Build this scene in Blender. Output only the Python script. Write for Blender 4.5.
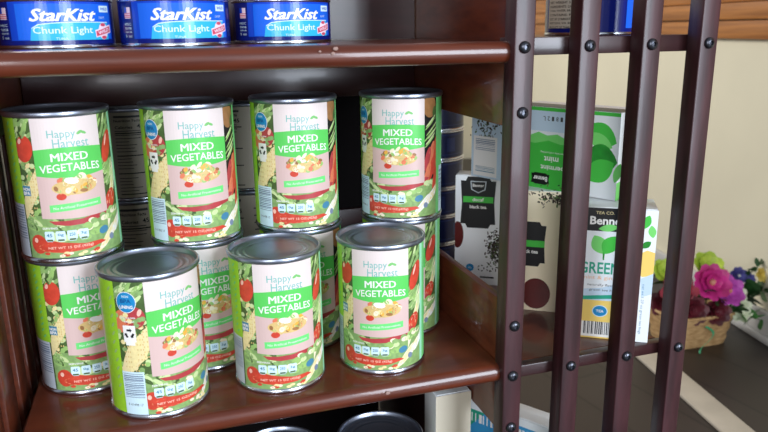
import bpy, bmesh, math, random
from mathutils import Vector, Matrix
from mathutils.geometry import tessellate_polygon

for o in list(bpy.data.objects):
    bpy.data.objects.remove(o)
S = bpy.context.scene
COL = S.collection
rnd = random.Random(7)
R = math.radians

# ---------------------------------------------------------------- camera
YAW, PITCH, ROLL = R(17.61), R(14.906), R(-0.786)
fw = Vector((math.sin(YAW)*math.cos(PITCH), math.cos(YAW)*math.cos(PITCH), -math.sin(PITCH)))
rt = Vector((math.cos(YAW), -math.sin(YAW), 0)); up = rt.cross(fw)
c_, s_ = math.cos(ROLL), math.sin(ROLL)
rt2 = rt*c_ + up*s_; up2 = up*c_ - rt*s_
cd = bpy.data.cameras.new('camera'); cam = bpy.data.objects.new('camera', cd); COL.objects.link(cam)
M = Matrix((rt2, up2, -fw)).transposed().to_4x4(); M.translation = (0, 0, 0.2821)
cam.matrix_world = M
cd.sensor_width = 36; cd.lens = 705.17/768*36; cd.clip_start = 0.01; cd.clip_end = 50
cd.dof.use_dof = True; cd.dof.focus_distance = 0.60; cd.dof.aperture_fstop = 11
S.camera = cam

# ---------------------------------------------------------------- world and light
W = bpy.data.worlds.new('room_light'); S.world = W; W.use_nodes = True
bg = W.node_tree.nodes['Background']; bg.inputs[0].default_value = (0.80, 0.88, 1.0, 1); bg.inputs[1].default_value = 0.40

def area(name, loc, target, sx, sy, power, col):
    l = bpy.data.lights.new(name, 'AREA'); l.shape = 'RECTANGLE'; l.size = sx; l.size_y = sy
    l.energy = power; l.color = col
    o = bpy.data.objects.new(name, l); COL.objects.link(o); o.location = loc
    o.rotation_euler = (Vector(target)-Vector(loc)).to_track_quat('-Z', 'Y').to_euler()
    return o
area('window_daylight', (1.05, -1.55, 0.60), (0.15, 0.6, 0.15), 0.75, 1.4, 66, (0.80, 0.89, 1.0))
area('front_left_fill', (-0.75, -1.6, 0.65), (0.3, 0.6, 0.1), 0.6, 1.0, 26, (0.95, 0.96, 1.0))  # added fill from the front left, brightens the tea boxes
area('wall_fill', (-.5, 2.3, 1.25), (1.3, 1.5, 0.0), 0.9, 0.9, 36, (1.0, 0.97, 0.93))  # added fill behind the rack, brightens the right wall and flowers
S.view_settings.view_transform = 'Standard'; S.view_settings.look = 'None'
S.view_settings.exposure = 0.0; S.view_settings.gamma = 1; S.view_settings.use_curve_mapping = False

# ---------------------------------------------------------------- materials
def lin(c):
    return tuple(((v/255)/12.92 if v/255 <= .04045 else ((v/255+.055)/1.055)**2.4) for v in c) + (1,)
MATS = {}
def mat(name, rgb, rough=.45, metal=0, noise=0.0, scale=60, spec=.5, coat=0, bump=0, rgb2=None, stretch=(1, 1, 1)):
    if name in MATS: return MATS[name]
    m = bpy.data.materials.new(name); m.use_nodes = True; nt = m.node_tree; b = nt.nodes['Principled BSDF']
    b.inputs['Roughness'].default_value = rough; b.inputs['Metallic'].default_value = metal
    b.inputs['Specular IOR Level'].default_value = spec
    b.inputs['Coat Weight'].default_value = coat; b.inputs['Coat Roughness'].default_value = .08
    b.inputs['Base Color'].default_value = lin(rgb)
    if noise or bump or rgb2:
        tc = nt.nodes.new('ShaderNodeTexCoord'); mp = nt.nodes.new('ShaderNodeMapping'); mp.inputs['Scale'].default_value = stretch
        nz = nt.nodes.new('ShaderNodeTexNoise'); nz.inputs['Scale'].default_value = scale; nz.inputs['Detail'].default_value = 5
        nt.links.new(tc.outputs['Object'], mp.inputs[0]); nt.links.new(mp.outputs[0], nz.inputs['Vector'])
        if noise or rgb2:
            cr = nt.nodes.new('ShaderNodeValToRGB')
            a = lin(rgb); e = lin(rgb2) if rgb2 else tuple(v*(1-noise) for v in a[:3])+(1,)
            cr.color_ramp.elements[0].color = e; cr.color_ramp.elements[0].position = .35
            cr.color_ramp.elements[1].color = a; cr.color_ramp.elements[1].position = .65
            nt.links.new(nz.outputs[0], cr.inputs[0]); nt.links.new(cr.outputs[0], b.inputs['Base Color'])
        if bump:
            bp = nt.nodes.new('ShaderNodeBump'); bp.inputs['Strength'].default_value = bump; bp.inputs['Distance'].default_value = .002
            nt.links.new(nz.outputs[0], bp.inputs['Height']); nt.links.new(bp.outputs[0], b.inputs['Normal'])
    MATS[name] = m; return m

WOOD = mat('dark_cherry_wood', (100, 46, 28), .32, spec=.4, scale=14, rgb2=(80, 35, 22), stretch=(1, 3, 12), coat=.4, bump=.03)
WOODV = mat('dark_cherry_slat_wood', (66, 34, 38), .40, spec=.42, scale=14, rgb2=(44, 21, 24), stretch=(8, 8, 1), coat=.08, bump=.08)
WOODD = mat('dark_back_wood', (56, 30, 31), .3, spec=.45, scale=10, rgb2=(44, 24, 25), stretch=(1, 8, 8), coat=.1)
CHIP = mat('bare_wood_chip', (150, 120, 110), .6)
BOLT = mat('blackened_bolt_steel', (84, 86, 94), .3, metal=.9, noise=.3, scale=300)
TIN = mat('tin_plate', (214, 220, 230), .24, metal=1, noise=.12, scale=40)
TINL = mat('tin_lid', (160, 168, 184), .34, metal=.95, noise=.15, scale=30)
TIND = mat('dark_tin', (60, 62, 72), .3, metal=.9, noise=.2, scale=30)
def P(name, rgb, rough=.38, **k): return mat('print_'+name, rgb, rough, spec=.4, **k)
INK = dict(
 white=P('white', (238, 236, 232)), panel=P('panel', (226, 212, 208)), panel2=P('panel_pink', (212, 182, 176)), cream=P('cream', (232, 214, 160)),
 band=P('band_green', (92, 200, 92)), bar=P('bar_green', (110, 218, 120)), teal=P('logo_teal', (116, 184, 176)), tealg=P('logo_green', (120, 190, 110)),
 leafd=P('leaf_dark', (80, 106, 56), noise=.3, scale=300), leaf=P('leaf_green', (142, 176, 108), noise=.25, scale=300), bean=P('bean_green', (158, 196, 112), noise=.15, scale=300),
 beanl=P('bean_light', (200, 218, 156)), lime=P('lime', (160, 214, 50), noise=.1, scale=150), limeg=P('mint_green', (116, 206, 120)), mint=P('pale_mint', (160, 226, 186)),
 red=P('tomato_red', (212, 72, 52), noise=.2, scale=200), redd=P('deep_red', (184, 66, 70), noise=.2, scale=200), orange=P('carrot_orange', (226, 124, 88), noise=.15, scale=250),
 pink=P('highlight_pink', (244, 190, 170)), yellow=P('corn_yellow', (240, 222, 160), noise=.12, scale=400), yellowd=P('corn_gold', (222, 190, 124), noise=.15, scale=400),
 potato=P('potato_brown', (164, 116, 70), noise=.2, scale=200), black=P('black', (22, 22, 24)), dark=P('dark_gap', (36, 46, 28)), silver=P('silver', (196, 204, 212)),
 bargrey=P('bar_grey', (120, 134, 156)), blue=P('badge_blue', (30, 134, 190)), blued=P('badge_dark_blue', (20, 84, 140)), icon=P('icon_pale_blue', (206, 230, 238)),
 iconb=P('icon_blue', (70, 130, 160)), grey=P('text_grey', (70, 70, 72)), beige=P('back_label_beige', (196, 186, 168)), mushroom=P('pale_vegetable', (240, 226, 196)),
 tblue=P('tuna_blue', (18, 66, 190), .22), tblued=P('tuna_navy', (12, 26, 110), .22), tcyan=P('tuna_cyan', (52, 176, 222), .22), tbright=P('tuna_bright', (30, 100, 220), .22),
 tred=P('tuna_red', (206, 70, 96)), tpink=P('tuna_pink', (240, 214, 226)), boxwhite=P('box_white', (232, 236, 238), .35), boxgreen=P('box_green', (70, 190, 70), .35), boxgreend=P('box_leaf', (40, 150, 50), .35, noise=.3, scale=80),
 boxgreenl=P('box_light_leaf', (120, 214, 110), .35), tea=P('tea_leaf', (62, 44, 34), .5, noise=.4, scale=500), mug=P('mug_red', (96, 30, 28), .3, noise=.3, scale=40), sky=P('box_pale_blue', (196, 216, 232), .35),
 corng=P('corn_amber', (226, 170, 70)), navy=P('navy', (16, 26, 66), .3), shaded_navy2=P('shaded_navy_line', (34, 48, 96), .3),
 byellow=P('box_yellow', (240, 206, 110), .35), bteal=P('box_teal', (40, 160, 130), .35), borange=P('box_orange', (236, 180, 130), .35), pblue=P('carton_blue', (60, 150, 200), .35), tuckgrey=P('tuck_grey', (110, 118, 112), .5),
)

# ---------------------------------------------------------------- object helpers
def link(name, me, parent=None):
    o = bpy.data.objects.new(name, me); COL.objects.link(o)
    if parent: o.parent = parent
    return o
def empty(name, loc, rz=0):
    o = bpy.data.objects.new(name, None); o.empty_display_size = .02; COL.objects.link(o); o.location = loc; o.rotation_euler = (0, 0, rz); return o
def tag(o, label=None, cat=None, group=None, kind=None):
    for k, v in (('label', label), ('category', cat), ('group', group), ('kind', kind)):
        if v: o[k] = v
    return o
def finish(name, bm, mats, parent=None, smooth=False):
    me = bpy.data.meshes.new(name)
    bmesh.ops.recalc_face_normals(bm, faces=bm.faces[:])
    bm.to_mesh(me); bm.free()
    for m in (mats if isinstance(mats, (list, tuple)) else [mats]): me.materials.append(m)
    if smooth:
        for p in me.polygons: p.use_smooth = True
        try: me.set_sharp_from_angle(angle=R(40))
        except Exception: pass
    return link(name, me, parent)
def box_into(bm, lo, hi, bev=0, mi=0, seg=2):
    r = bmesh.ops.create_cube(bm, size=1)
    vs = r['verts']
    for v in vs:
        v.co = Vector([lo[i] if v.co[i] < 0 else hi[i] for i in range(3)])
    fs = {f for v in vs for f in v.link_faces}
    for f in fs: f.material_index = mi
    if bev:
        es = list({e for v in vs for e in v.link_edges})
        bmesh.ops.bevel(bm, geom=es, offset=bev, segments=seg, profile=.5, affect='EDGES', material=-1)
def box(name, lo, hi, m, parent=None, bev=0):
    bm = bmesh.new(); box_into(bm, lo, hi, bev); return finish(name, bm, m, parent, smooth=bev > 0)
def lathe_into(bm, prof, n=64, mi=0, cx=0, cy=0):
    rings = []
    for r, z in prof:
        if r < 1e-7: rings.append([bm.verts.new((cx, cy, z))])
        else: rings.append([bm.verts.new((cx+r*math.cos(2*math.pi*k/n), cy+r*math.sin(2*math.pi*k/n), z)) for k in range(n)])
    for a, b in zip(rings, rings[1:]):
        for k in range(n):
            k2 = (k+1) % n
            if len(a) == 1 and len(b) == 1: continue
            if len(a) == 1: f = bm.faces.new((a[0], b[k], b[k2]))
            elif len(b) == 1: f = bm.faces.new((a[k], a[k2], b[0]))
            else: f = bm.faces.new((a[k], a[k2], b[k2], b[k]))
            f.material_index = mi; f.smooth = True

# ---------------------------------------------------------------- printed artwork: flat drawing, later wrapped on a can or a box face
_txt = {}
def text_geo(s, bold=0.0, shear=0.0):
    k = (s, bold, shear)
    if k in _txt: return _txt[k]
    cu = bpy.data.curves.new('t', 'FONT'); cu.body = s; cu.offset = bold; cu.shear = shear; cu.resolution_u = 2
    o = bpy.data.objects.new('t', cu); COL.objects.link(o)
    dg = bpy.context.evaluated_depsgraph_get()
    me = bpy.data.meshes.new_from_object(o.evaluated_get(dg))
    vs = [tuple(v.co[:2]) for v in me.vertices]; fs = [tuple(p.vertices) for p in me.polygons]
    bpy.data.objects.remove(o); bpy.data.curves.remove(cu); bpy.data.meshes.remove(me)
    x0 = min(v[0] for v in vs); x1 = max(v[0] for v in vs); y0 = min(v[1] for v in vs); y1 = max(v[1] for v in vs)
    _txt[k] = (vs, fs, x0, x1, y0, y1); return _txt[k]

class Art:
    """u to the right, v downwards, millimetres; layers are lifted 0.1 mm apart"""
    def __init__(s): s.bm = bmesh.new(); s.mats = []; s.n = 0
    def mi(s, m):
        m = INK[m] if isinstance(m, str) else m
        if m not in s.mats: s.mats.append(m)
        return s.mats.index(m)
    def lift(s, layer): s.n += 1; return layer*.09 + (s.n % 60)*.0012
    def poly(s, pts, m, layer=1):
        i = s.mi(m); z = s.lift(layer)
        vs = [s.bm.verts.new((p[0], p[1], z)) for p in pts]
        for t in tessellate_polygon([[Vector((p[0], p[1], 0)) for p in pts]]):
            try: f = s.bm.faces.new([vs[k] for k in t]); f.material_index = i
            except ValueError: pass
    def rect(s, u0, v0, u1, v1, m, layer=1): s.poly([(u0, v0), (u1, v0), (u1, v1), (u0, v1)], m, layer)
    def blob(s, u, v, rx, ry, rot, m, layer=2, n=14, clip=None):
        c, d = math.cos(R(rot)), math.sin(R(rot)); pts = []
        for k in range(n):
            a = 2*math.pi*k/n; x, y = rx*math.cos(a), ry*math.sin(a)
            p = [u+c*x-d*y, v+d*x+c*y]
            if clip: p = [min(max(p[0], clip[0]), clip[2]), min(max(p[1], clip[1]), clip[3])]
            pts.append(tuple(p))
        q = [p for i, p in enumerate(pts) if p != pts[i-1]]
        if len(q) > 2: s.poly(q, m, layer)
    def text(s, t, u, v, h, m, layer=5, width=None, bold=0, shear=0, rot=0, arc=0, align='c'):
        vs, fs, x0, x1, y0, y1 = text_geo(t, bold, shear)
        sc = h/max(y1-y0, .01); w = width if width else (x1-x0)*sc; sx = w/(x1-x0)
        i = s.mi(m); z = s.lift(layer); c, d = math.cos(R(rot)), math.sin(R(rot)); out = []
        for x, y in vs:
            a = (x-x0)*sx - (w/2 if align == 'c' else 0); b = -((y-y0)*sc - h/2)
            b += arc*(a*a)/(w*w/4) if w else 0
            out.append(s.bm.verts.new((u+c*a-d*b, v+d*a+c*b, z)))
        for f in fs:
            try: g = s.bm.faces.new([out[k] for k in f]); g.material_index = i
            except ValueError: pass
    def bars(s, u0, v0, u1, v1, m, n, layer=4, vert=False, rr=None):
        rr = rr or random.Random(n); L = (u1-u0) if vert else (v1-v0)
        for k in range(n):
            a = L*k/n; w = L/n*rr.uniform(.25, .75)
            if vert: s.rect(u0+a, v0, u0+a+w, v1, m, layer)
            else: s.rect(u0, v0+a, u1, v0+a+w, m, layer)
    def wrap(s, name, fn, step, ulo, uhi, parent=None, extra=None):
        bm = s.bm
        if step:
            u = ulo+step
            while u < uhi:
                bmesh.ops.bisect_plane(bm, geom=bm.verts[:]+bm.edges[:]+bm.faces[:], plane_co=(u, 0, 0), plane_no=(1, 0, 0), dist=1e-5)
                u += step
        for v in bm.verts: v.co = fn(v.co.x, v.co.y, v.co.z)
        me = bpy.data.meshes.new(name); bm.to_mesh(me); bm.free()
        for m in s.mats: me.materials.append(m)
        return me

# ---- vegetable can label
CR, CH = .038, .1135
LR, LT, LB = .0368, .1090, .0040         # label radius, top, bottom
LHH = (LT-LB)*1000
def can_fn(r=LR, top=LT, rm=36.8):
    def fn(u, v, l):
        a = -math.pi/2 + u/rm; rr = r + l*.001
        return Vector((rr*math.cos(a), rr*math.sin(a), top - v*.001))
    return fn

def veg_label(variant):
    a = Art(); H = LHH; hw = 115.6
    rr = random.Random(11 if variant == 'A' else 23)
    a.rect(-hw, 0, hw, H, 'leafd', 0)
    # back of the label
    a.rect(64, 0, 76, H, 'lime', 1); a.rect(76, 0, hw, H, 'beige', 1); a.rect(-hw, 0, -66, H, 'beige', 1)
    a.rect(82, 4, 110, 6.5, 'grey', 2); a.text('Nutrition Facts', 95, 10, 3.4, 'black', 2, 26, bold=.02)
    a.text('Calories', 91, 18, 3.6, 'black', 2, 17, bold=.02); a.text('45', 107, 17, 5, 'black', 2, bold=.02)
    for k, v in enumerate((22, 27, 31, 35, 39, 43, 47, 56, 60, 64, 68, 80, 84, 88, 92, 96)):
        a.rect(82, v, 82+rr.uniform(12, 26), v+.9, 'grey', 2)
    for v in (24.5, 52, 74, 100): a.rect(82, v, 112, v+1.3, 'black', 2)
    for v in (14, 22, 30, 38, 46, 54, 62, 70, 78): a.rect(-108, v, -108+rr.uniform(18, 34), v+1.4, 'grey', 2)
    # outer strips
    if variant == 'A':
        a.rect(-66, 0, -38.5, 64, 'lime', 1)
        for v in range(4, 62, 5): a.blob(-45+rr.uniform(-1, 1), v, 2.2, .8, -40, 'limeg', 2)
        a.rect(-66, 64, -40, H, 'silver', 1)
        a.bars(-62, 66, -41, 92, 'bargrey', 13, 2)
        a.rect(39.5, 0, 44, H, 'mint', 3); a.rect(44, 0, 64, H, 'limeg', 1)
    else:
        a.rect(-66, 0, -47.5, H, 'lime', 1)
        for v in range(6, 95, 7): a.blob(-52+rr.uniform(-1, 1), v, 2.4, .9, -50, 'bean', 2)
        a.rect(39.5, 0, 45, H, 'limeg', 3); a.rect(45, 0, 64, 62, 'limeg', 1); a.rect(45, 62, 64, H, 'icon', 1)
        a.bars(46, 66, 58, 96, 'bargrey', 15, 2)
    L, Rr = (-47.5 if variant == 'B' else -38.5), 40
    cl = (L, 0, -24, H); cr = (24, 0, Rr, H); cb = (L, 70, Rr, H)
    # left column: beans and leaves
    for k in range(16): a.blob(rr.uniform(L, -26), rr.uniform(0, 14), 5, 1.5, rr.uniform(-70, -20), rr.choice(['bean', 'leaf', 'leaf', 'beanl']), 2, clip=cl)
    for k in range(46): a.blob(rr.uniform(L, -26), rr.uniform(24, 74), 2.1, 1.9, 0, rr.choice(['bean', 'beanl', 'bean', 'yellow', 'leaf']), 2, 10, clip=cl)
    if variant == 'A':
        a.blob(-32, 22, 7.2, 10, 8, 'red', 3, 20, cl); a.blob(-35, 16.5, 1.4, 2.2, 20, 'pink', 4, 10)
        a.blob(-30.5, 11.5, 3.4, 1.0, -60, 'leaf', 4); a.blob(-34, 12, 3.2, .9, -120, 'leafd', 4)
        for k, (u, v) in enumerate(((-26, 48), (-30, 54), (-34, 60))): a.blob(u, v, 3.8, 16, 20, ('yellow', 'cream', 'yellow')[k], 3+k*.05, 18, cl); [a.blob(u+1.2*x, v+y, .5, .8, 0, 'yellowd', 3.4, 6, cl) for x in (-1.5, .5, 2) for y in range(-12, 13, 4)]
        a.text('NON', -34.5, 52, 2.4, 'white', 5, 6, bold=.03); a.rect(-38, 49.5, -31, 57, 'iconb', 4); a.text('BPA', -34.5, 55, 2.6, 'white', 5, 6, bold=.03)
    else:
        a.blob(-33, 27, 8, 8.5, 0, 'redd', 2, 20, cl); a.blob(-29, 23, 1.6, 3, 20, 'pink', 3, 8); a.blob(-43.5, 30, 6.5, 9, 10, 'orange', 2, 18, cl)
        for k, (u, v) in enumerate(((-26, 46), (-31, 52), (-36, 57), (-41, 62))): a.blob(u, v, 3.9, 18, 20, ('yellow', 'cream', 'yellow', 'cream')[k], 3+k*.05, 18, cl); [a.blob(u+1.2*x, v+y, .5, .8, 0, 'yellowd', 3.4, 6, cl) for x in (-1.5, .5, 2) for y in range(-12, 13, 4)]
        a.blob(-38, 15, 7.6, 8.2, 0, 'white', 4, 26); a.blob(-38, 15, 7.1, 7.7, 0, 'blue', 5, 26)
        a.text('NON', -38, 10.5, 1.8, 'icon', 6, 5, bold=.02); a.text('BPA', -38, 14, 3.0, 'blued', 6, 8, bold=.03); a.text('LINING', -38, 18.6, 2.6, 'white', 6, 10, bold=.03)
        a.text('100% recyclable', -38, 27, 1.5, 'white', 5, 12, bold=.02); a.text('steel can', -37, 29.8, 1.4, 'white', 5, 8, bold=.02)
        a.rect(-42.5, 33, -33, 46, 'white', 4); a.rect(-41.3, 45.6, -34.2, 48.6, 'white', 4)
        for k in range(3):
            t = R(120*k-90); cu, cv = -37.8+2.7*math.cos(t), 39.4+2.7*math.sin(t); d = (math.cos(t+math.pi/2), math.sin(t+math.pi/2)); n = (math.cos(t), math.sin(t))
            a.poly([(cu+d[0]*x+n[0]*y, cv+d[1]*x+n[1]*y) for x, y in ((-1.8, -.8), (.6, -.8), (.6, -1.6), (2.2, 0), (.6, 1.6), (.6, .8), (-1.8, .8))], 'black', 5)
        a.rect(-47.5, 70, -30, H, 'icon', 4); a.bars(-46.5, 71.5, -31, 92, 'bargrey', 14, 5); a.text('0 41498 17', -39, 97, 2.0, 'grey', 5, 12)
    # right column
    if variant == 'A':
        for k in range(16): a.blob(rr.uniform(25, Rr), rr.uniform(0, 16), 5.5, 1.3, rr.uniform(-75, -45), rr.choice(['bean', 'beanl', 'leaf']), 2, clip=cr)
        a.blob(32.5, 25, 5.4, 13, 22, 'red', 3, 18, cr); a.blob(31.5, 20, 1, 5, 22, 'pink', 4, 8)
        for k in range(22): a.blob(rr.uniform(25, 38), rr.uniform(32, 52), 5, 1.5, rr.uniform(-70, -30), rr.choice(['bean', 'beanl', 'leaf']), 2, clip=cr)
        for k in range(4): a.blob(37-k*3.4, 50+k*8, 3.0, 16, 18, ('mushroom', 'beanl', 'yellow', 'mushroom')[k], 3, 16, cr)
        a.blob(30, 66, 5.5, 9, 30, 'red', 3.1, 16, cr)
    else:
        a.rect(24, 0, Rr, H, 'black', 1)
        a.blob(31, 7, 8, 10, 0, 'potato', 2, 18, cr); a.blob(38, 13, 4, 6, 0, 'leafd', 3, 12, cr)
        for k in range(8): a.blob(32+rr.uniform(-4, 5), 20+k*2.6, 8, .8, -40, rr.choice(['beanl', 'bean']), 3, 10, cr)
        for k in range(7): a.blob(38-(k % 3)*5, 44+k*4.6, 3.0, 11, 16, rr.choice(['orange', 'red', 'redd']), 3+k*.1, 14, cr)
    # bottom band
    a.rect(L if variant == 'A' else -30, 72, Rr, H, 'leaf', 2.6)
    for k in range(26): a.blob(rr.uniform(L if variant == 'A' else -28, -8), rr.uniform(72, 84), 4.2, 1.7, rr.uniform(20, 50), rr.choice(['leaf', 'bean', 'leafd', 'beanl']), 3.2, 10, cb)
    a.poly([(-20, 76), (-8, 76.5), (4, 76), (16, 73.5), (26, 69), (30, 70), (24, 76), (8, 80), (-6, 80.5), (-16, 79)], 'redd', 3.4)
    for k in range(26): a.blob(rr.uniform(2, 36), 0, 1, 1, 0, 'bean', 3.5) if False else a.blob(*(lambda x: (x, 83-(x-2)*.28+rr.uniform(-2.5, 3)))(rr.uniform(-2, 36)), 3.0, 2.1, rr.uniform(-30, 10), rr.choice(['bean', 'beanl', 'leaf', 'mushroom']), 3.6, 10, cb)
    for k in range(12): a.blob(20+k*1.7, 96-k*1.2+rr.uniform(-1, 1), 2.0, 12, 42, rr.choice(['yellow', 'mushroom', 'white']), 3.8, 12, cb)
    for k in range(10): a.blob(-20+k*4, 88+rr.uniform(-2, 3), 4.5, 2.4, rr.uniform(-15, 15), rr.choice(['bean', 'leaf', 'beanl']), 3.7, 12, cb)
    lx = -29 if variant == 'B' else -33
    a.poly([(lx-3, 90), (lx+2, 88), (-14, 92.5), (4, 95.5), (16, 95), (20, 97), (6, 100), (-12, 101), (lx, 99)], 'red', 3.9)
    a.blob(lx+3, 94, 6.5, 7.5, 0, 'red', 3.9, 16, cb); a.blob(lx+16, 97, 14, 3.6, 2, 'orange', 3.85, 16, cb); a.blob(lx+1, 91, 1.6, 2, 0, 'pink', 4, 8, cb)
    for k in range(14): a.blob(rr.uniform(-28, 20), rr.uniform(101, 104), 2.2, 1.2, 0, rr.choice(['mushroom', 'yellow', 'red']), 4, 8, cb)
    # central panel
    n = 14
    a.poly([(-24.5, 0)] + [(24.5, 0)] + [(24.5, 74)] + [(24.5-49*k/n, 74+1.0*math.sin(math.pi*k/n)) for k in range(1, n)] + [(-24.5, 74)], 'panel', 4.4)
    a.poly([(24.5, 40)] + [(24.5, 74)] + [(24.5-49*k/n, 74+1.0*math.sin(math.pi*k/n)) for k in range(1, n)] + [(-24.5, 74), (-24.5, 40)], 'panel2', 4.6)
    a.text('Happy', -4, 12.5, 7.4, 'teal', 5.2, 19, bold=.0); a.text('Harvest', 2, 18.6, 6.6, 'teal', 5.2, 25, bold=.0)
    a.blob(8.5, 11.5, 2.4, 1.1, -30, 'tealg', 5.2); a.blob(11.5, 11.8, 2.2, 1.0, 25, 'tealg', 5.2)
    a.poly([(-24.5, 23)]+[(-24.5+49*k/n, 23-1.5*math.sin(math.pi*k/n)) for k in range(1, n)]+[(24.5, 23), (24.5, 42)]+[(24.5-49*k/n, 42+2.2*math.sin(math.pi*k/n)) for k in range(1, n)]+[(-24.5, 42)], 'band', 5.0)
    [a.text('MIXED', d, 28.4, 5.8, 'white', 5.4, 25.5, arc=.4) for d in (-.22, .22)]; a.text('VEGETABLES', 0, 36.2, 5.8, 'white', 5.4, 43, bold=.012, arc=1.2)
    vc = ['mushroom', 'yellow', 'bean', 'orange', 'mushroom', 'yellowd', 'corng', 'bean', 'potato']
    a.blob(1, 51.5, 16, 5.8, 0, 'yellowd', 5.1, 22)
    for k in range(46):
        t = rr.uniform(0, 2*math.pi); q = rr.uniform(.1, 1)**.5
        a.blob(1+15.5*q*math.cos(t), 49.5+6.6*q*math.sin(t), rr.uniform(1.6, 3.2), rr.uniform(1.2, 2.2), rr.uniform(0, 180), rr.choice(vc), 5.3, 9)
    a.blob(-1, 46.5, 5, 2.4, 10, 'white', 5.5, 12); a.blob(7, 43.5, 3, 2.2, 30, 'mushroom', 5.5, 10)
    a.blob(-9, 58, 3.5, 2.6, 0, 'red', 5.3, 12)
    a.poly([(-18, 64), (19, 62), (19, 67.5), (-18, 69.5)], 'bar', 5.2); a.text('No Artificial Preservatives', .5, 65.8, 2.0, 'white', 5.4, 32, rot=-3)
    # icons and net weight
    for k, t in enumerate(('45', '0g', '250', '3g')):
        u = -21+k*8
        a.poly([(u-3, 84), (u+3, 84), (u+3.4, 85), (u+3.4, 90), (u+2, 92), (u-2, 92), (u-3.4, 90), (u-3.4, 85)], 'icon', 5)
        a.text(t, u, 87, 2.6, 'iconb', 5.2, 4.2, bold=.02); a.rect(u-2.2, 90.2, u+2.2, 91.6, 'leafd', 5.2)
    a.text('SERVING', -20, 81.6, 1.6, 'white', 5, 11, bold=.02)
    a.text('NET WT 15 OZ (425g)', -7, 97.2, 2.5, 'pink', 5, 32, bold=.02)
    a.blob(19, 88, 4.2, 3, -15, 'iconb', 4.8, 12); a.blob(26, 95, 2.4, 2.6, 0, 'bargrey', 4.8, 12)
    return a.wrap('label', can_fn(), 2.3, -hw, hw)

LABEL = {v: veg_label(v) for v in 'AB'}

def can_body_mesh():
    bm = bmesh.new()
    lathe_into(bm, [(0, .0018), (.030, .0018), (.0335, .0030), (.0352, .0030), (.0358, .0), (.0374, 0), (.0379, .0010), (.0379, .0026), (.0372, .0036), (.0366, .0040), (.0366, .1092), (.0370, .1096)], 72)
    me = bpy.data.meshes.new('can_body'); bm.to_mesh(me); bm.free(); me.materials.append(TIN); return me
def can_lid_mesh():
    bm = bmesh.new()
    H = CH
    lathe_into(bm, [(.0366, H-.0046), (.0376, H-.0040), (.0380, H-.0030), (.0380, H-.0008), (.0374, H), (.0362, H), (.0357, H-.0008), (.0352, H-.0036), (.0342, H-.0040), (.0330, H-.0032), (.0318, H-.0032),
                    (.0308, H-.0040), (.0292, H-.0040), (.0284, H-.0034), (.0272, H-.0034), (.0262, H-.0042), (.0246, H-.0042), (.0238, H-.0037), (.0228, H-.0037), (.0218, H-.0042), (0, H-.0042)], 72)
    me = bpy.data.meshes.new('lid'); bm.to_mesh(me); bm.free(); me.materials.append(TINL); return me
BODY, LID = can_body_mesh(), can_lid_mesh()
CAN_PROTO = {}
def veg_can(x, y, z, turn, variant, label, group):
    """turn: degrees the label centre is turned to the picture's right of the direction to the camera"""
    if variant not in CAN_PROTO:
        t = empty('food_can', (0, 0, 0)); link('can_body', BODY, t); link('label', LABEL[variant], t); link('lid', LID, t)
        CAN_PROTO[variant] = t
    else:
        src = CAN_PROTO[variant]; t = src.copy(); COL.objects.link(t)
        for ch in src.children:
            c = ch.copy(); COL.objects.link(c); c.parent = t
    t.location = (x, y, z); t.rotation_euler = (0, 0, math.atan2(-y, -x) + math.pi/2 + R(turn))
    tag(t, label, 'can', group); return t

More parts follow.
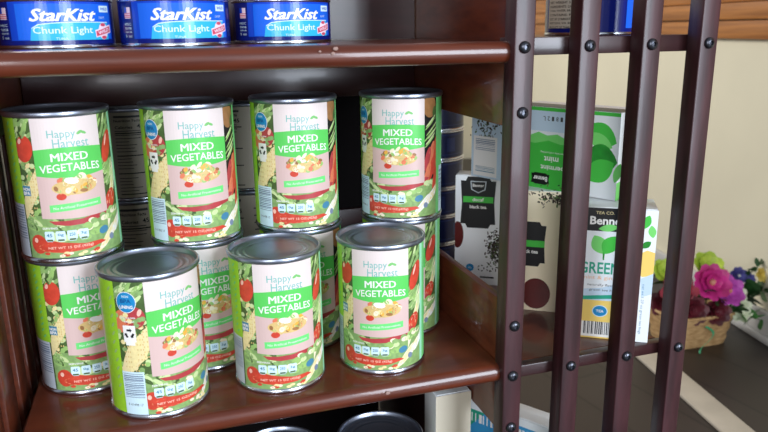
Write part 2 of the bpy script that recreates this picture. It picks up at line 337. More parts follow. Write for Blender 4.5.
# ---- tuna can
TR, TH = .042, .0345
def tuna_label():
    a = Art(); H = 29.5; hw = 129.5
    a.rect(-hw, 0, hw, H, 'tblue', 0)
    a.rect(-hw, H-3, hw, H, 'tblued', 1); a.rect(-hw, 0, -36, H, 'tblued', 1.2); a.rect(44, 0, hw, H, 'tblued', 1.2)
    a.rect(-30, 1.5, 42, H-3.5, 'tbright', 1.1)
    [a.text('StarKist', 3+d, 9.2, 8.6, 'white', 3, 46, bold=.012, shear=.35) for d in (-.35, 0, .35)]
    a.poly([(-21, H-3), (-19.5, 18), (-15, 15.4), (-6, 14.4), (10, 13.8), (38, 14.0), (38, H-3)], 'tcyan', 2)
    a.poly([(-19.5, 18), (-15, 15.4), (-6, 14.4), (10, 13.8), (38, 14.0), (38, 14.5), (10, 14.4), (-6, 15.0), (-14.6, 16.0), (-19, 18.4)], 'icon', 2.2)
    a.text('Chunk Light', 2, 20.2, 6.2, 'icon', 3, 41, bold=.01); a.text('TUNA', 0, 25.4, 1.8, 'icon', 3, 8)
    a.rect(30, 2.6, 40.5, 7.2, 'icon', 3); a.text('WILD', 35.3, 4.9, 2.0, 'tblue', 3.5, 8, bold=.02); a.text('CAUGHT', 32, 11, 1.6, 'icon', 3, 6)
    a.blob(32.5, 20.5, 4.8, 6.0, 0, 'tpink', 3, 18); a.poly([(24.5, 19.8), (41, 15.8), (41.5, 21.6), (25, 25)], 'tpink', 3.3); a.poly([(25.2, 20.6), (40.2, 17), (40.7, 21), (25.6, 24.2)], 'tred', 3.5)
    a.text('WILD', 33, 20.6, 2.4, 'tpink', 4, 12, bold=.03, rot=-14); a.blob(32.5, 16, 2.6, 1.2, 0, 'tred', 3.4); a.blob(32.8, 25, 2.6, 1.2, 0, 'tred', 3.4)
    # side text
    a.rect(-45, 4, -38, 12, 'tpink', 2); a.rect(-45, 4, -42, 8, 'tblue', 3); a.bars(-45, 8.2, -38, 12, 'tred', 3, 3)
    for k in range(4): a.text(('MSC', 'tuna', 'dolphin safe', '5 oz')[k], -42, 16+k*2.8, 1.8, 'icon', 2, 8)
    # back panel with the ingredients, and the recycling marks beyond it
    a.rect(60, 1, 96, H-3.5, 'beige', 2)
    for k, t in enumerate(('NET WEIGHT 5 OZ', 'INGREDIENTS: LIGHT', 'TUNA, WATER, BROTH', 'CONTAINS: FISH', 'DIST. BY STARKIST CO.', 'RESTON, VA 20191', 'PRODUCT OF THAILAND')):
        a.text(t, 78, 4.2+k*3.5, 2.0, 'black', 3, 31, bold=.01)
    for r_ in range(4):
        for c_i in range(2):
            a.blob(-112+c_i*8, 4.5+r_*6, 2.2, 1.9, 0, 'icon', 2, 14); a.blob(-112+c_i*8, 4.5+r_*6, 1.3, 1.0, 0, 'tblue', 2.6, 10)
    a.poly([(-98, 12), (-94, 14), (-98, 16)], 'icon', 2)
    a.rect(-122, 0, -88, H-3, 'tbright', 1.4)
    return a.wrap('label', can_fn(.0412, .0320, 41.2), 2.6, -hw, hw)
TLAB = tuna_label()
def shaded_label():  # darkened tuna label: shade of the side rail put into its colour
    a = Art(); a.rect(-129.5, 0, 129.5, 29.5, 'navy', 0); a.rect(-129.5, 1.5, 129.5, 3, INK['shaded_navy2'], 1); a.rect(-129.5, 25, 129.5, 26, INK['shaded_navy2'], 1)
    for k in range(6): a.rect(-120+k*42, 6, -108+k*42, 22, INK['shaded_navy2'], 1)
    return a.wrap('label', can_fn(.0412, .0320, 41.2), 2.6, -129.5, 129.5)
def tuna_body():
    bm = bmesh.new(); H = TH
    lathe_into(bm, [(0, .0012), (.0360, .0012), (.0390, .0016), (.0404, 0), (.0414, 0), (.0419, .0008), (.0411, .0022), (.0410, .0026), (.0410, .0322)], 80)
    me = bpy.data.meshes.new('can_body'); bm.to_mesh(me); bm.free(); me.materials.append(TIN); return me
def tuna_lid():
    bm = bmesh.new(); H = TH
    lathe_into(bm, [(.0410, H-.0026), (.0417, H-.0020), (.0420, H-.0006), (.0414, H), (.0402, H), (.0396, H-.0022), (.0380, H-.0030), (.0340, H-.0022), (.0300, H-.0022), (.0290, H-.0028), (0, H-.0028)], 80)
    me = bpy.data.meshes.new('lid'); bm.to_mesh(me); bm.free(); me.materials.append(TIN); return me
TB, TL = tuna_body(), tuna_lid()
NLAB = shaded_label()
TUNA = []
def tuna_can(x, y, z, turn, label, group, lab=None):
    if not TUNA:
        t = empty('tuna_can', (0, 0, 0)); link('can_body', TB, t); link('label', TLAB, t); link('lid', TL, t); TUNA.append(t)
    else:
        t = TUNA[0].copy(); COL.objects.link(t)
        for ch in TUNA[0].children:
            c = ch.copy(); COL.objects.link(c); c.parent = t
    t.location = (x, y, z); t.rotation_euler = (0, 0, math.atan2(-y, -x) + math.pi/2 + R(turn))
    if lab:
        for c in t.children:
            if c.name.startswith('label'): c.data = lab
    tag(t, label, 'can', group)

# ================================================================ the room
FZ = -.350
def wood_floor():
    m = bpy.data.materials.new('dark_floor_planks'); m.use_nodes = True; nt = m.node_tree; b = nt.nodes['Principled BSDF']; b.inputs['Roughness'].default_value = .42
    tc = nt.nodes.new('ShaderNodeTexCoord'); mp = nt.nodes.new('ShaderNodeMapping'); mp.inputs['Rotation'].default_value = (0, 0, R(90-9+0))
    br = nt.nodes.new('ShaderNodeTexBrick'); br.inputs['Scale'].default_value = 1; br.inputs['Brick Width'].default_value = .9; br.inputs['Row Height'].default_value = .115
    br.inputs['Mortar Size'].default_value = .0025; br.inputs['Color1'].default_value = lin((46, 38, 35)); br.inputs['Color2'].default_value = lin((40, 33, 30)); br.inputs['Mortar'].default_value = lin((24, 19, 18))
    nt.links.new(tc.outputs['Object'], mp.inputs[0]); nt.links.new(mp.outputs[0], br.inputs['Vector']); nt.links.new(br.outputs[0], b.inputs['Base Color']); return m
o = box('floor', (-1.6, -2.2, FZ-.04), (2.2, 3.4, FZ), wood_floor()); tag(o, kind='structure')
WALL = mat('cream_wall_paint', (222, 214, 188), .7, noise=.04, scale=6, bump=.05)
wa = R(9)                                 # the room is turned 9 degrees against the rack
def room_box(name, lo, hi, m, bev=0):     # local x away from the wall, y along the wall
    bm = bmesh.new(); box_into(bm, lo, hi, bev)
    o = finish(name, bm, m, None, smooth=bev > 0); o.location = (1.17, 1.09, 0); o.rotation_euler = (0, 0, -wa); tag(o, kind='structure'); return o
room_box('wall_right', (0, -1.3, FZ), (.08, 2.1, 2.0), WALL)
room_box('wall_back', (-3.2, 2.1, FZ), (.08, 2.18, 2.0), WALL)
BASE = mat('grey_white_skirting_paint', (196, 194, 190), .45, noise=.05, scale=8)
bm = bmesh.new()
box_into(bm, (-.016, -1.3, FZ), (-.0005, 2.098, FZ+.058), .003); box_into(bm, (-.028, -1.3, FZ), (-.0165, 2.098, FZ+.014), .004)
o = finish('baseboard_right', bm, BASE, None, True); o.location = (1.17, 1.09, 0); o.rotation_euler = (0, 0, -wa); tag(o, kind='structure')
# stained boards on the wall above
OAK = mat('orange_stained_board', (176, 112, 52), .4, scale=9, rgb2=(140, 84, 36), stretch=(2, .6, 14), coat=.2, bump=.1)
bm = bmesh.new()
zz = .250
for h, d in ((.040, .012), (.036, .018), (.05, .012), (.045, .018), (.05, .012), (.3, .016)):
    box_into(bm, (-d, -1.28, zz), (-.0005, 2.09, zz+h-.0015), .003); zz += h
o = finish('trim_1', bm, OAK, None, True); o.location = (1.17, 1.09, 0); o.rotation_euler = (0, 0, -wa); tag(o, kind='structure')
# pale strip lying across the floor
STRIP = mat('pale_floor_strip', (186, 176, 160), .5, noise=.12, scale=20)
bm = bmesh.new(); box_into(bm, (-.310, -1.25, FZ), (-.258, .052, FZ+.006), .002)
o = finish('trim_2', bm, STRIP, None, True); o.location = (1.17, 1.09, 0); o.rotation_euler = (0, 0, -wa); tag(o, kind='structure')

# ================================================================ the rack
rack = empty('storage_rack', (.15, .6, FZ)); tag(rack, 'dark cherry wooden rack with bolted vertical slats and rounded shelf boards holding all the cans', 'shelf')
ro = Vector((.15, .6, FZ))
def rpart(name, bm, m, smooth=True, parent=None, label=None):
    bmesh.ops.translate(bm, verts=bm.verts[:], vec=-ro)
    o = finish(name, bm, m, rack, smooth)
    if parent: o.parent = parent
    if label: o['label'] = label
    return o
def shelf_board(zb, zt, name='shelf_board', x0=-.1145, x1=.2615, y0=.4955, y1=.8600):
    bm = bmesh.new(); n = 8; r = (zt-zb)/2; zc = (zb+zt)/2
    prof = [(y1, zb), (y1, zt)] + [(y0+r-r*math.sin(math.pi*k/n)*.9, zc+r*math.cos(math.pi*k/n)) for k in range(n+1)]
    for x in (x0, x1): pass
    A = [bm.verts.new((x0, p[0], p[1])) for p in prof]; B = [bm.verts.new((x1, p[0], p[1])) for p in prof]
    N = len(prof)
    for k in range(N): bm.faces.new((A[k], A[(k+1) % N], B[(k+1) % N], B[k]))
    bm.faces.new(A); bm.faces.new(B[::-1])
    return rpart(name, bm, [WOOD, CHIP])
ZL, ZU = (-.0165, 0.0), (.2550, .2712)
shelf_lo = shelf_board(*ZL); shelf_up = shelf_board(*ZU); shelf_bt = shelf_board(-.3065, -.289)
def chip(par, x, z, y, sz):
    bm = bmesh.new(); r_ = random.Random(int(x*1000)); pts = []
    bmesh.ops.create_icosphere(bm, subdivisions=2, radius=sz)
    for v in bm.verts: v.co = Vector((v.co.x*1.3, v.co.y*.35, v.co.z))*r_.uniform(.75, 1.15) + Vector((x, y, z))
    rpart('chip_mark', bm, CHIP, parent=par)
chip(shelf_up, .1235, .2685, .4962, .0016); chip(shelf_up, .1215, .2655, .4958, .0011); chip(shelf_up, .112, .2670, .4957, .0008); chip(shelf_lo, .1585, -.0065, .4957, .0017)
# back rails, side rails, back panel
for zc in (-.0035, .2668):
    bm = bmesh.new(); box_into(bm, (-.1145, .7105 if zc > .1 else .8500, zc-.0520 if zc > .1 else zc-.0615), (.2615, .7185 if zc > .1 else .8600, (zc-.0122) if zc > .1 else zc+.0615), .001); rpart('back_rail', bm, WOODD)
bm = bmesh.new(); box_into(bm, (-.1145, .7110, .2714), (.2615, .7190, .40)); rpart('back_panel', bm, WOODD, False)
bm = bmesh.new(); box_into(bm, (-.1145, .8610, -.33), (.2615, .8650, .2540)); rpart('back_panel', bm, mat('rear_dark_sheet', (14, 11, 12), .9, spec=.1), False)  # black sheet added across the open rear, stands in for the darkness there
for side, (xa, xb) in (('r', (.2625, .2700)), ('l', (-.1230, -.1155))):
    for za, zb in ((-.0650, .0580 if side == 'r' else -.0170), (.2050, .40), (-.345, -.24)):
        bm = bmesh.new(); box_into(bm, (xa, .5075, za), (xb, .8605, zb), .0012); rpart('side_rail', bm, WOOD)
bm = bmesh.new(); box_into(bm, (.2625, .6200, -.2395), (.2700, .8605, -.0655), .001); rpart('gap_blocker', bm, WOODD)  # added to close the side gap and keep the bottom bay dark
# vertical slats with bolts
def bolt(par, x, y, z, r=.0045):
    bm = bmesh.new()
    lathe_into(bm, [(0, 0), (r, 0), (r*1.05, .0006), (r*1.0, .0018), (r*.72, .0030), (r*.42, .0034), (r*.40, .0018), (0, .0018)], 20)
    bmesh.ops.rotate(bm, verts=bm.verts[:], cent=(0, 0, 0), matrix=Matrix.Rotation(R(90), 3, 'X'))
    bmesh.ops.translate(bm, verts=bm.verts[:], vec=(x, y+.0001, z)); o = rpart('bolt', bm, BOLT, parent=par); return o
def slat(x0, x1, y0, y1, bolts, z0=FZ, z1=.40, bev=.0011):
    bm = bmesh.new(); box_into(bm, (x0, y0, z0), (x1, y1, z1), bev, seg=3); o = rpart('slat', bm, WOODV)
    for bx, bz in bolts: bolt(o, bx, y0, bz)
SX = (.2692, .3262, .3838, .4400)
for k, x in enumerate(SX):
    b = [(x-.0002, .2668), (x, -.0072)] + ([(x, .2173), (x, .0390), (x, -.0565)] if k == 0 else [])
    slat(x-.0086, x+.0086, .4900, .5070, b)
# slats closing the left side
for y0, y1 in ((.490, .507), (.520, .556), (.572, .600), (.612, .640), (.655, .690), (.715, .755), (.79, .86)):
    bm = bmesh.new(); box_into(bm, (-.1400, y0, FZ), (-.1235, y1, .40), .0016); rpart('slat', bm, WOOD)
# right bay: rails and boards
for za, zb in ((-.0200, -.0090), (.2600, .2738)):
    bm = bmesh.new(); box_into(bm, (.2615, .5072, za), (.4486, .5170, zb), .0008); rpart('front_rail', bm, WOODD)
    bm = bmesh.new()
    pts = [(.2702, .5172), (.436, .5172), (.430, .56), (.418, .62), (.410, .70), (.400, .86), (.2702, .86)]
    if za > .1: pts = [(.2702, .5172), (.436, .5172), (.430, .60), (.40, .64), (.2702, .66)]
    A = [bm.verts.new((p[0], p[1], za)) for p in pts]; B = [bm.verts.new((p[0], p[1], zb)) for p in pts]; N = len(pts)
    for k in range(N): bm.faces.new((A[k], A[(k+1) % N], B[(k+1) % N], B[k]))
    bm.faces.new(A); bm.faces.new(B); rpart('shelf_board', bm, WOOD)
bm = bmesh.new(); box_into(bm, (.2702, .5072, -.3065), (.4486, .66, -.289), .001); rpart('shelf_board', bm, WOOD)

# ================================================================ vegetable cans
GV = 'cans of mixed vegetables on the middle shelf'
g2 = .1140
veg_can(-.0173, .5415, .0002, 30, 'B', 'mixed vegetables can with blue badge and big barcode, leftmost of the three front cans', GV)
veg_can(.0800, .5480, .0002, 10, 'A', 'mixed vegetables can standing alone in the middle of the front row', GV)
veg_can(.1713, .5507, .0002, -1, 'A', 'mixed vegetables can at the right end of the front row near the shelf edge chip', GV)
veg_can(-.0741, .5996, .0002, 15, 'A', 'lower mixed vegetables can of the leftmost stack, beside the left slats', GV)
veg_can(-.0738, .5925, g2, 8, 'A', 'upper mixed vegetables can of the leftmost stack, pear tomato on its left edge', GV)
veg_can(.0242, .6070, .0002, 16, 'B', 'lower can of the second stack, half hidden behind the blue badge can in front', GV)
veg_can(.0228, .6030, g2, 9.5, 'B', 'upper can of the second stack from the left, blue badge on its left', GV)
veg_can(.1150, .6165, .0002, 12, 'B', 'lower can of the third stack, in the shadow behind the middle front can', GV)
veg_can(.1127, .6125, g2, 11.5, 'B', 'upper can of the third stack from the left, label turned slightly right', GV)
veg_can(.2125, .6160, .0002, -2, 'A', 'lower can of the right end stack, pale mint edge of its label showing', GV)
veg_can(.2114, .6110, g2, -4.5, 'B', 'upper can of the right end stack, topmost beside the dark corner', GV)
GB = 'cans in the back row showing the back of their labels'
for k, (x, y, tn) in enumerate(((-.0300, .7880, -150), (.0900, .7900, 181))):
    for j in range(2):
        where = ('between the leftmost and second stacks, nutrition table showing', 'between the second and third stacks, beige label strip')[k]
        bc = veg_can(x, y, .0002+j*.1138, tn+(-6 if j == 0 else 0), 'B', ('lower' if j == 0 else 'upper') + ' back row can ' + where, GB)
        if j: bc.scale = (1, 1, .83)
# cans on the bottom shelf: only their lids reach the picture
for k, (x, y) in enumerate(((.1605, .5262), (.0715, .5300))):
    for j in range(2):
        w = ('under the shelf edge chip', 'nearly hidden under the shelf edge')[k]
        t = veg_can(x, y, -.2888+j*.1138, 0, 'A', ('top can with dark lid ' if j else 'lower can ') + 'on the bottom shelf ' + w, 'cans on the bottom shelf')

# ================================================================ tuna cans
GT = 'blue tuna cans on the upper shelf'
tuna_can(-.0668, .6000, .2714, 4, 'blue tuna can at the left end of the upper shelf, red seal at its right', GT)
tuna_can(.0195, .5920, .2714, 4, 'middle one of the three blue tuna cans on the upper shelf', GT)
tuna_can(.1080, .6210, .2714, 9, 'right hand tuna can of the upper shelf, small flag printed at its left edge', GT)
tuna_can(.3830, .5750, .2740, -147, 'tuna can behind the slats on the right bay, ingredient text and white marks showing', GT)
for k in range(6):
    tuna_can(.3150, .8030, -.0088+k*.0347, (70, 95, 60, 110, 80, 100)[k],
             ('lowest', 'second from the bottom', 'third from the bottom', 'fourth from the bottom', 'fifth from the bottom', 'topmost')[k] + ' can of the blue stack, coloured dark for shade, behind the right vegetable stack', 'stack of blue cans coloured dark for shade behind the side rails', NLAB)

# ================================================================ tea boxes (Lx,Ly)->(Rx,Ry) is the front bottom edge
def tea_box(name, L, Rp, depth, z0, h, front, right, left, label, cat='box', group=None, body='boxwhite', topc='boxwhite'):
    L = Vector((L[0], L[1], 0)); Rp = Vector((Rp[0], Rp[1], 0)); u = (Rp-L); w = u.length; ang = math.atan2(u.y, u.x)
    t = empty(name, (L.x, L.y, z0), ang); tag(t, label, cat, group)
    bm = bmesh.new(); box_into(bm, (0, 0, 0), (w, depth, h), .0008)
    finish('carton_body', bm, INK[body], t, True)
    bm = bmesh.new(); box_into(bm, (.002, .002, h), (w-.002, depth*.55, h+.0004), 0); finish('tuck_flap', bm, INK[topc], t)
    def face(nm, drawer, wf, fn):
        if not drawer: return
        a = Art(); drawer(a, wf*1000, h*1000); me = a.wrap(nm, fn, 0, 0, 0); link(nm, me, t)
    face('front_print', front, w, lambda x, y, l: Vector((x*.001, -.0001-l*.00015, h-y*.001)))
    face('side_print', right, depth, lambda x, y, l: Vector((w+.0001+l*.00015, x*.001, h-y*.001)))
    face('side_print', left, depth, lambda x, y, l: Vector((-.0001-l*.00015, depth-x*.001, h-y*.001)))
    return t
def badge(a, u, v, w, h, sub=None, flip=False, name=True):
    s = -1 if flip else 1
    pts = [(-.5, -.42), (-.36, -.42), (-.30, -.5), (.30, -.5), (.36, -.42), (.5, -.42), (.46, 0), (.5, .42), (.36, .42), (.30, .5), (-.30, .5), (-.36, .42), (-.5, .42), (-.46, 0)]
    a.poly([(u+s*x*w, v+s*y*h) for x, y in pts], 'black', 2)
def leafshape(a, u, v, L, wd, rot, m, layer):
    c, d = math.cos(R(rot)), math.sin(R(rot)); pts = []
    for k in range(11):
        t = k/10; pts.append((t*L, wd*math.sin(math.pi*t)**.8))
    for k in range(9, 0, -1):
        t = k/10; pts.append((t*L, -wd*math.sin(math.pi*t)**.8))
    a.poly([(u+c*x-d*y, v+d*x+c*y) for x, y in pts], m, layer)
def crumbs(a, u, v, ru, rv, n, seed=3):
    q = random.Random(seed)
    for k in range(n):
        x, y = q.gauss(0, .42), q.gauss(0, .42)
        a.blob(u+x*ru, v+y*rv, q.uniform(.8, 2.4), q.uniform(.4, 1.1), q.uniform(0, 180), q.choice(['tea', 'tea', 'black', 'leafd']), 2.5, 7)
def green_front(a, w, h):
    a.rect(0, 0, w, h, 'boxwhite', 0); a.rect(0, 0, 3, h, 'byellow', 1)
    a.rect(3, h*.70, w-14, h, 'byellow', 1); a.poly([(3, h*.55), (20, h*.62), (40, h*.60), (w-14, h*.52), (w-14, h*.70), (3, h*.70)], 'sky', 1)
    a.poly([(3, h*.63), (25, h*.67), (50, h*.65), (w-14, h*.60), (w-14, h*.64), (50, h*.68), (25, h*.70), (3, h*.66)], 'bteal', 1.4)
    a.rect(16, 0, 62, 22, 'black', 2); a.text('TEA CO.', 39, 4.5, 2.8, 'cream', 3, 16); a.text('Benner', 42, 12, 8, 'white', 3, 32, bold=.03)
    leafshape(a, 34, 20, 18, 3.4, -8, 'boxgreenl', 3.4)
    leafshape(a, 40, 44, 20, 7, -118, 'boxgreenl', 2); leafshape(a, 40, 44, 20, 7, -62, 'boxgreen', 2.3); a.poly([(39, 42), (41, 42), (40.6, 50), (39.4, 50)], 'boxgreend', 2)
    a.text('GREEN', 37, 58, 11.5, 'bteal', 3, 37, bold=.02); a.text('TEA', 66, 58, 11, 'bteal', 3, 14, bold=.02); a.text('mint & ginger', 40, 68, 4.5, 'borange', 3, 36)
    a.text('naturally flavored', 42, 75, 3, 'grey', 3, 30); a.text('green tea bags', 42, 80, 3, 'grey', 3, 26)
    a.blob(40, 101, 7.2, 6, 0, 'icon', 2.5, 20); a.blob(40, 101, 6.4, 5.2, 0, 'blue', 3, 20); a.text('TEA', 40, 101, 2.6, 'white', 3.6, 7, bold=.02)
    a.rect(50, 97, 56, 107, 'white', 2.5); a.blob(53, 100, 2, 2, 0, 'black', 3, 8); a.rect(51, 103, 55, 106, 'black', 3)
    a.rect(24, 112, 54, h-1.5, 'white', 2); a.bars(26, 112, 52, h-4, 'grey', 15, 3, True)
    # right margin
    a.rect(w-14, 0, w, h, 'boxwhite', 2); leafshape(a, w-12, 18, 14, 4, -70, 'boxgreen', 3); leafshape(a, w-3, 26, 12, 3.4, -100, 'boxgreenl', 3); leafshape(a, w-12, 36, 10, 3, -40, 'boxgreend', 3)
    a.poly([(w-14, 42), (w-7, 38), (w, 40), (w, 62), (w-10, 64), (w-14, 58)], 'byellow', 2.6); a.poly([(w-11, 66), (w, 60), (w, 80), (w-9, 84)], 'sky', 2.6)
    a.text('net wt 1.27 oz green tea bags', w-8, 96, 3, 'iconb', 3, 50, rot=90)
def pep_front(a, w, h):
    a.rect(0, 0, w, h, 'boxwhite', 0); a.rect(0, 0, w, 3.6, 'boxgreen', 1.5); a.rect(0, 3.6, w*.70, 24, 'sky', 1)
    a.poly([(0, 30), (12, 27), (24, 29), (34, 25), (44, 28), (56, 26), (68, 31), (82, 28), (86, h), (0, h)], 'boxgreenl', 1.4)
    a.poly([(0, 38), (14, 35), (30, 37), (46, 33), (60, 36), (74, 34), (84, 40), (86, h), (0, h)], 'boxgreen', 1.8)
    for k, t in enumerate(('L', '2', '1', '8', '1', '0', '1', '9')): a.text(t, 40+k*5, 11, 4.4, 'grey', 3, 2.6, bold=.01, rot=180)
    a.text('naturally refreshing', 52, 45, 2.6, 'white', 3, 30, rot=180)
    a.text('mint', 50, 52, 6, 'white', 3, 17, bold=.02, rot=180); a.text('peppermint', 58, 60, 6.6, 'white', 3, 40, bold=.02, rot=180)
    badge(a, 38, 73, 22, 12); a.text('Benner', 38, 73, 5, 'white', 3, 17, bold=.03, rot=180)
    a.rect(84, 3.6, w, h, 'boxwhite', 2)
    leafshape(a, 86, 16, 36, 12, 20, 'boxgreen', 3); leafshape(a, 88, 22, 30, 7, 22, 'boxgreenl', 3.2)
    leafshape(a, 86, 44, 36, 15, 4, 'boxgreend', 3.4); leafshape(a, 90, 66, 34, 11, -34, 'boxgreen', 3.6); leafshape(a, 88, 54, 22, 7, 30, 'boxgreend', 3.5)
    leafshape(a, 120, 66, 20, 4, -75, 'boxgreenl', 3.3)
def pep_side(a, w, h):
    a.rect(0, 0, w, h, 'boxwhite', 0); a.poly([(8, 0), (w, 0), (w, 30), (12, 24)], 'boxgreen', 1); a.rect(6, 22, 34, 62, 'white', 2); a.bars(8, 24, 32, 60, 'bargrey', 13, 3)
    a.poly([(0, 66), (w, 60), (w, h), (0, h)], 'boxgreenl', 1)
def ing_front(a, w, h):     # box lying on its side above the black tea
    a.rect(0, 0, w, h, 'sky', 0); crumbs(a, w*.45, 24, 22, 22, 110, 5)
    a.rect(3, 34, 36, h-2, 'white', 3); a.bars(6, 37, 33, 60, 'bargrey', 12, 3.6); a.bars(6, 64, 33, h-6, 'iconb', 6, 3.6)
def decaf_front(a, w, h):
    a.rect(0, 0, w, h, 'boxwhite', 0)
    badge(a, 26, 31, 40, 60)
    a.poly([(17, 6), (35, 6), (34, 16), (26, 20), (18, 16)], 'silver', 3); a.poly([(18, 7), (34, 7), (33, 15.4), (26, 19), (19, 15.4)], 'black', 3.5)
    a.text('Benner', 26, 11, 3.4, 'white', 4, 13, bold=.02)
    a.rect(9, 24, 43, 31, 'boxgreen', 3); a.text('decaf', 26, 27.5, 4, 'white', 4, 13, bold=.02); a.text('black tea', 26, 36, 4, 'white', 4, 19, bold=.03)
    crumbs(a, 48, 84, 13, 22, 300, 8)
    a.blob(3, 70, 7, 16, 0, 'mug', 2, 20, (0, 0, w, h))
    a.blob(18, h-20, 4.6, 4.6, 0, 'blue', 3, 18); a.text('tea', 18, h-20, 2.2, 'white', 3.6, 4)
    for k in range(2):
        cu = 31+k*10
        for j in range(5):
            t = 2*math.pi*j/5; a.blob(cu+3.4*math.cos(t), h-20+3.4*math.sin(t), 1.4, .7, math.degrees(t)+90, 'black', 3, 8)
    a.rect(30, h-10, 46, h-8, 'black', 3)
def black_front(a, w, h):
    a.rect(0, 0, w, h, 'mushroom', 0); a.rect(w*.66, 0, w, h, 'boxwhite', 1)
    crumbs(a, w*.55, 6, 26, 12, 130, 9); badge(a, 17, 56, 34, 48); a.rect(1, 52, 33, 59, 'boxgreen', 3); a.text('black tea', 17, 64, 4, 'white', 3, 19, bold=.03)
    a.blob(26, 110, 15, 17, 0, 'mug', 2, 26, (0, 0, w, h))
    a.rect(w*.78, 20, w*.81, h-8, 'byellow', 2)
ZB = -.0088
tea_box('tea_box', (.3500, .5555), (.4215, .5098), .046, ZB, .129, green_front, None, None, 'upright green tea box with black name band and barcode foot, behind middle slats', group='tea boxes in the right bay')
tea_box('tea_box', (.3400, .6300), (.4015, .5880), .040, ZB, .129, black_front, None, None, 'cream tea box with dark red mug, standing behind the green tea box', group='tea boxes in the right bay', body='mushroom')
tea_box('tea_box', (.3155, .7230), (.3640, .6920), .028, ZB, .129, decaf_front, None, None, 'white decaf black tea box with black badge, standing beyond the side rail', group='tea boxes in the right bay')
tea_box('tea_box', (.3520, .6630), (.4062, .5535), .052, ZB+.1294, .083, pep_front, pep_side, None, 'green peppermint tea box lying upside down on top of two upright boxes', group='tea boxes in the right bay', topc='tuckgrey')
tea_box('tea_box', (.3300, .7130), (.3500, .6690), .042, ZB+.1294, .080, ing_front, None, None, 'pale box printed with loose leaves and a barcode, lying on the decaf box', group='tea boxes in the right bay')

# cartons on the bottom shelf
def carton_front(a, w, h):
    a.rect(0, 0, w, h, 'beige', 0); a.poly([(w*.3, h), (w, h-30), (w, h)], 'bteal', 1); a.blob(9, h-44, 4, 4, 0, 'sky', 1, 16); a.blob(9, h-44, 2.4, 2.4, 0, 'iconb', 2, 12); a.rect(4, h-36, w-2, h-35, 'silver', 1)
    for k in range(3): a.rect(18+k*3, h-52+k, 19+k*3, h-40, 'silver', 1)
def blue_front(a, w, h):
    a.rect(0, 0, w, h, 'pblue', 0); a.rect(0, 0, w, 9, 'boxwhite', 1)
    a.text('CRACKERS', w*.55, 17, 8, 'white', 2, w*.8, bold=.03) if False else None
    a.poly([(0, 9), (w*.25, 9), (w*.1, 30), (0, 34)], 'bteal', 1.5); a.bars(8, 13, w-6, 24, 'white', 22, 2, True)
tea_box('food_carton', (.2250, .5550), (.2612, .5550), .03, -.2888, .235, carton_front, None, None, 'white carton with small round mark, standing under the middle shelf at the right', 'box')
tea_box('food_carton', (.3050, .6720), (.3740, .5700), .03, -.2888, .157, blue_front, None, None, 'blue carton with white top edge on the bottom shelf behind the slats', 'box')

# ================================================================ flower basket by the wall
BX = Vector((1.008, 1.100, FZ)); 
WICK = mat('pale_wood_chip_basket', (196, 160, 112), .75, scale=60, rgb2=(160, 124, 80), stretch=(1, 1, 3), bump=.4)
bk = empty('flower_basket', BX, -R(2)); tag(bk, 'pale tan woven basket on the dark floor by the wall, full of cut flowers', 'basket')
def ring_box(w0, d0, w1, d1, z0, z1, th, m, name, par):
    bm = bmesh.new(); n = 40
    def loop(w, d, z):
        out = []
        for k in range(n):
            t = 2*math.pi*k/n; c, s = math.cos(t), math.sin(t); e = .38
            out.append(bm.verts.new((w*math.copysign(abs(c)**e, c), d*math.copysign(abs(s)**e, s), z)))
        return out
    Ls = [loop(w0, d0, z0)]
    for k in range(1, 7):
        f = k/6; wob = .0012*(1 if k % 2 else -1); Ls.append(loop(w0+(w1-w0)*f+wob, d0+(d1-d0)*f+wob, z0+(z1-z0)*f))
    Ls.append(loop(w1-th, d1-th, z1)); Ls.append(loop(w0-th, d0-th, z0+th))
    for a, b in zip(Ls, Ls[1:]):
        for k in range(n): bm.faces.new((a[k], a[(k+1) % n], b[(k+1) % n], b[k]))
    bm.faces.new(Ls[0]); bm.faces.new(Ls[-1]); return finish(name, bm, m, par, True)
ring_box(.064, .046, .076, .057, 0, .070, .005, WICK, 'basket_body', bk)
bm = bmesh.new()
n = 40
for zz_ in (.060,):
    for ring in range(1):
        prev = None; rings = []
        for k in range(n):
            t = 2*math.pi*k/n; c, s = math.cos(t), math.sin(t); e = .38
            cx, cy = .0765*math.copysign(abs(c)**e, c), .0575*math.copysign(abs(s)**e, s)
            nx = Vector((cx, cy, 0)).normalized(); q = []
            for j in range(6):
                p = 2*math.pi*j/6; q.append(bm.verts.new(Vector((cx, cy, .068)) + nx*.0034*math.cos(p) + Vector((0, 0, .0034*math.sin(p)))))
            rings.append(q)
        for k in range(n):
            a, b = rings[k], rings[(k+1) % n]
            for j in range(6): bm.faces.new((a[j], a[(j+1) % 6], b[(j+1) % 6], b[j]))
finish('rim', bm, WICK, bk, True)

